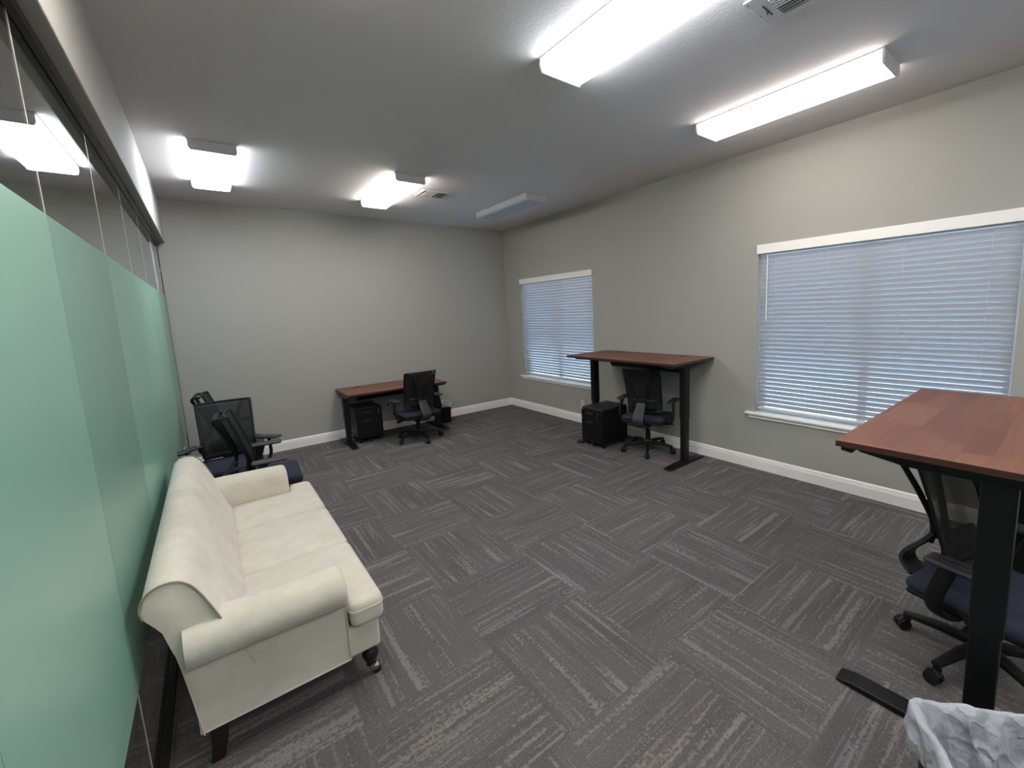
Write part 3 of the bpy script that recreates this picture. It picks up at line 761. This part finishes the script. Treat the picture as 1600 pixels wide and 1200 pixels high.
# base
b = nb(); box(b, X(-4.30), X(-3.675), y0 + 0.004, y1 - 0.004, 0.17, 0.315)
obj('seat_frame', b, M['fabric'], sofa, bevel=0.014, seg=3)
# arms: yz profile extruded in x with rounded front
def arm(s):
    yo = s * 0.87
    pr = [(0.0, 0.17), (0.0, 0.30), (-0.002, 0.40), (-0.006, 0.445), (0.030, 0.455), (0.064, 0.480), (0.082, 0.520), (0.080, 0.562), (0.058, 0.597), (0.020, 0.616), (-0.025, 0.618), (-0.070, 0.604),
          (-0.105, 0.575), (-0.120, 0.53), (-0.125, 0.46), (-0.125, 0.17)]
    xs = [(-4.325, 1.0, 0), (-4.25, 1, 0), (-4.15, 1, 0), (-4.05, 1, -0.002), (-3.95, 1, -0.004), (-3.87, 1, -0.006), (-3.835, 1, -0.007), (-3.818, 0.985, -0.009), (-3.808, 0.95, -0.012), (-3.804, 0.88, -0.016)]
    b = nb(); R = []; cy, cz = -0.02, 0.50
    for x, sc, dzz in xs:
        ring = []
        for (py, pz) in pr:
            if pz > 0.44:
                py2, pz2 = cy + (py - cy) * sc, cz + (pz - cz) * sc + dzz
            else: py2, pz2 = py + (0.003 if sc < 1 else 0) * (-1 if py > -0.06 else 1), pz
            ring.append(b.verts.new((X(x), yo + s * py2, pz2)))
        R.append(ring)
    ring_link(b, R)
    a = obj('arm', b, M['fabric'], sofa, smooth=True)
    b = nb(); sweep(b, [(X(-3.806), yo + s * 0.001, 0.175), (X(-3.806), yo + s * 0.001, 0.43)], 0.006, 0.006, n=8, power=2)
    sweep(b, [(X(-4.31), yo + s * 0.001, 0.172), (X(-3.806), yo + s * 0.001, 0.172)], 0.006, 0.006, n=8, power=2)
    obj('piping', b, M['fabric'], a, smooth=True)
arm(-1); arm(1)
# three seat cushions; outer two are T-shaped in front of the arms
def cushion(ya, yb, tee):
    r = 0.030
    def outline(ins):
        xb, xf = X(-4.15) + ins, X(-3.655) - ins; a, c = ya + ins, yb - ins
        if tee == 0: P = [(xb, a), (xf, a), (xf, c), (xb, c)]
        elif tee < 0: P = [(xb, a), (X(-3.795) + ins, a), (X(-3.795) + ins, -0.905 + ins), (xf, -0.905 + ins), (xf, c), (xb, c)]
        else: P = [(xb, a), (xf, a), (xf, 0.905 - ins), (X(-3.795) + ins, 0.905 - ins), (X(-3.795) + ins, c), (xb, c)]
        return P
    def rounded(P, rad, z, n=5):
        out = []
        for i, p in enumerate(P):
            p = Vector(p); a = Vector(P[i - 1]); c = Vector(P[(i + 1) % len(P)])
            da, dc = (a - p), (c - p); r_ = min(rad, da.length * .45, dc.length * .45); A = p + da.normalized() * r_; B = p + dc.normalized() * r_
            for k in range(n + 1):
                t = k / n; q = A * (1 - t) ** 2 + p * 2 * t * (1 - t) + B * t * t; out.append((q.x, q.y, z))
        return out
    b = nb(); R = []; z0, z1 = 0.317, 0.442
    for k in range(4): a = (pi / 2) * k / 3; R.append(rounded(outline(r * (1 - sin(a))), 0.035, z0 + r * (1 - cos(a))))
    for k in range(5): a = (pi / 2) * k / 4; R.append(rounded(outline(r * (1 - cos(a))), 0.035, z1 - r * (1 - sin(a))))
    R.append(rounded(outline(r + 0.012), 0.03, z1 + 0.003))
    ring_link(b, [[b.verts.new(p) for p in q] for q in R], caps=False)
    b.faces.new([v for v in b.verts][:len(R[0])][::-1]) ; b.verts.ensure_lookup_table()
    n = len(R[0]); f = b.faces.new([b.verts[len(R) * n - n + i] for i in range(n)])
    bmesh.ops.triangulate(b, faces=[f])
    o = obj('seat_cushion', b, M['fabric'], sofa, smooth=True)
    b = nb(); seam = rounded(outline(-0.001), 0.035, 0.40)
    sweep(b, [Vector(p) for p in seam] + [Vector(seam[0])], 0.005, 0.005, n=6, power=2)
    obj('piping', b, M['fabric'], o, smooth=True)
cushion(-0.752, -0.292, -1); cushion(-0.288, 0.288, 0); cushion(0.292, 0.752, 1)
# legs
for sx, sy in ((1, -1), (1, 1), (-1, -1), (-1, 1)):
    y = sy * 0.81
    if sx > 0:
        x = X(-3.715); b = nb(); lathe(b, [(0.030, 0.17), (0.034, 0.155), (0.022, 0.142), (0.034, 0.122), (0.036, 0.108), (0.026, 0.082), (0.018, 0.064), (0.022, 0.058), (0.014, 0.050)], c=(x, y))
        lg = obj('leg', b, M['dwood'], sofa, smooth=True)
        b = nb(); cyl(b, (x, y, 0.055), (x, y, 0.034), 0.010); box(b, x - 0.004, x + 0.030, y - 0.013, y + 0.013, 0.024, 0.040)
        cs = obj('caster', b, M['steel'], lg)
        b = nb(); cyl(b, (x + 0.02, y - 0.010, 0.019), (x + 0.02, y + 0.010, 0.019), 0.019, n=20); obj('wheel', b, M['rubber'], lg, smooth=True)
    else:
        x = X(-4.27); b = nb(); R = []
        for k, (z, s, off) in enumerate(((0.17, 0.030, 0), (0.08, 0.026, -0.008), (0.0, 0.022, -0.022))):
            R.append([b.verts.new((x + off + dx * s, y + dy * s, z)) for dx, dy in ((-1, -1), (1, -1), (1, 1), (-1, 1))])
        ring_link(b, R); obj('leg', b, M['dwood'], sofa, bevel=0.004)
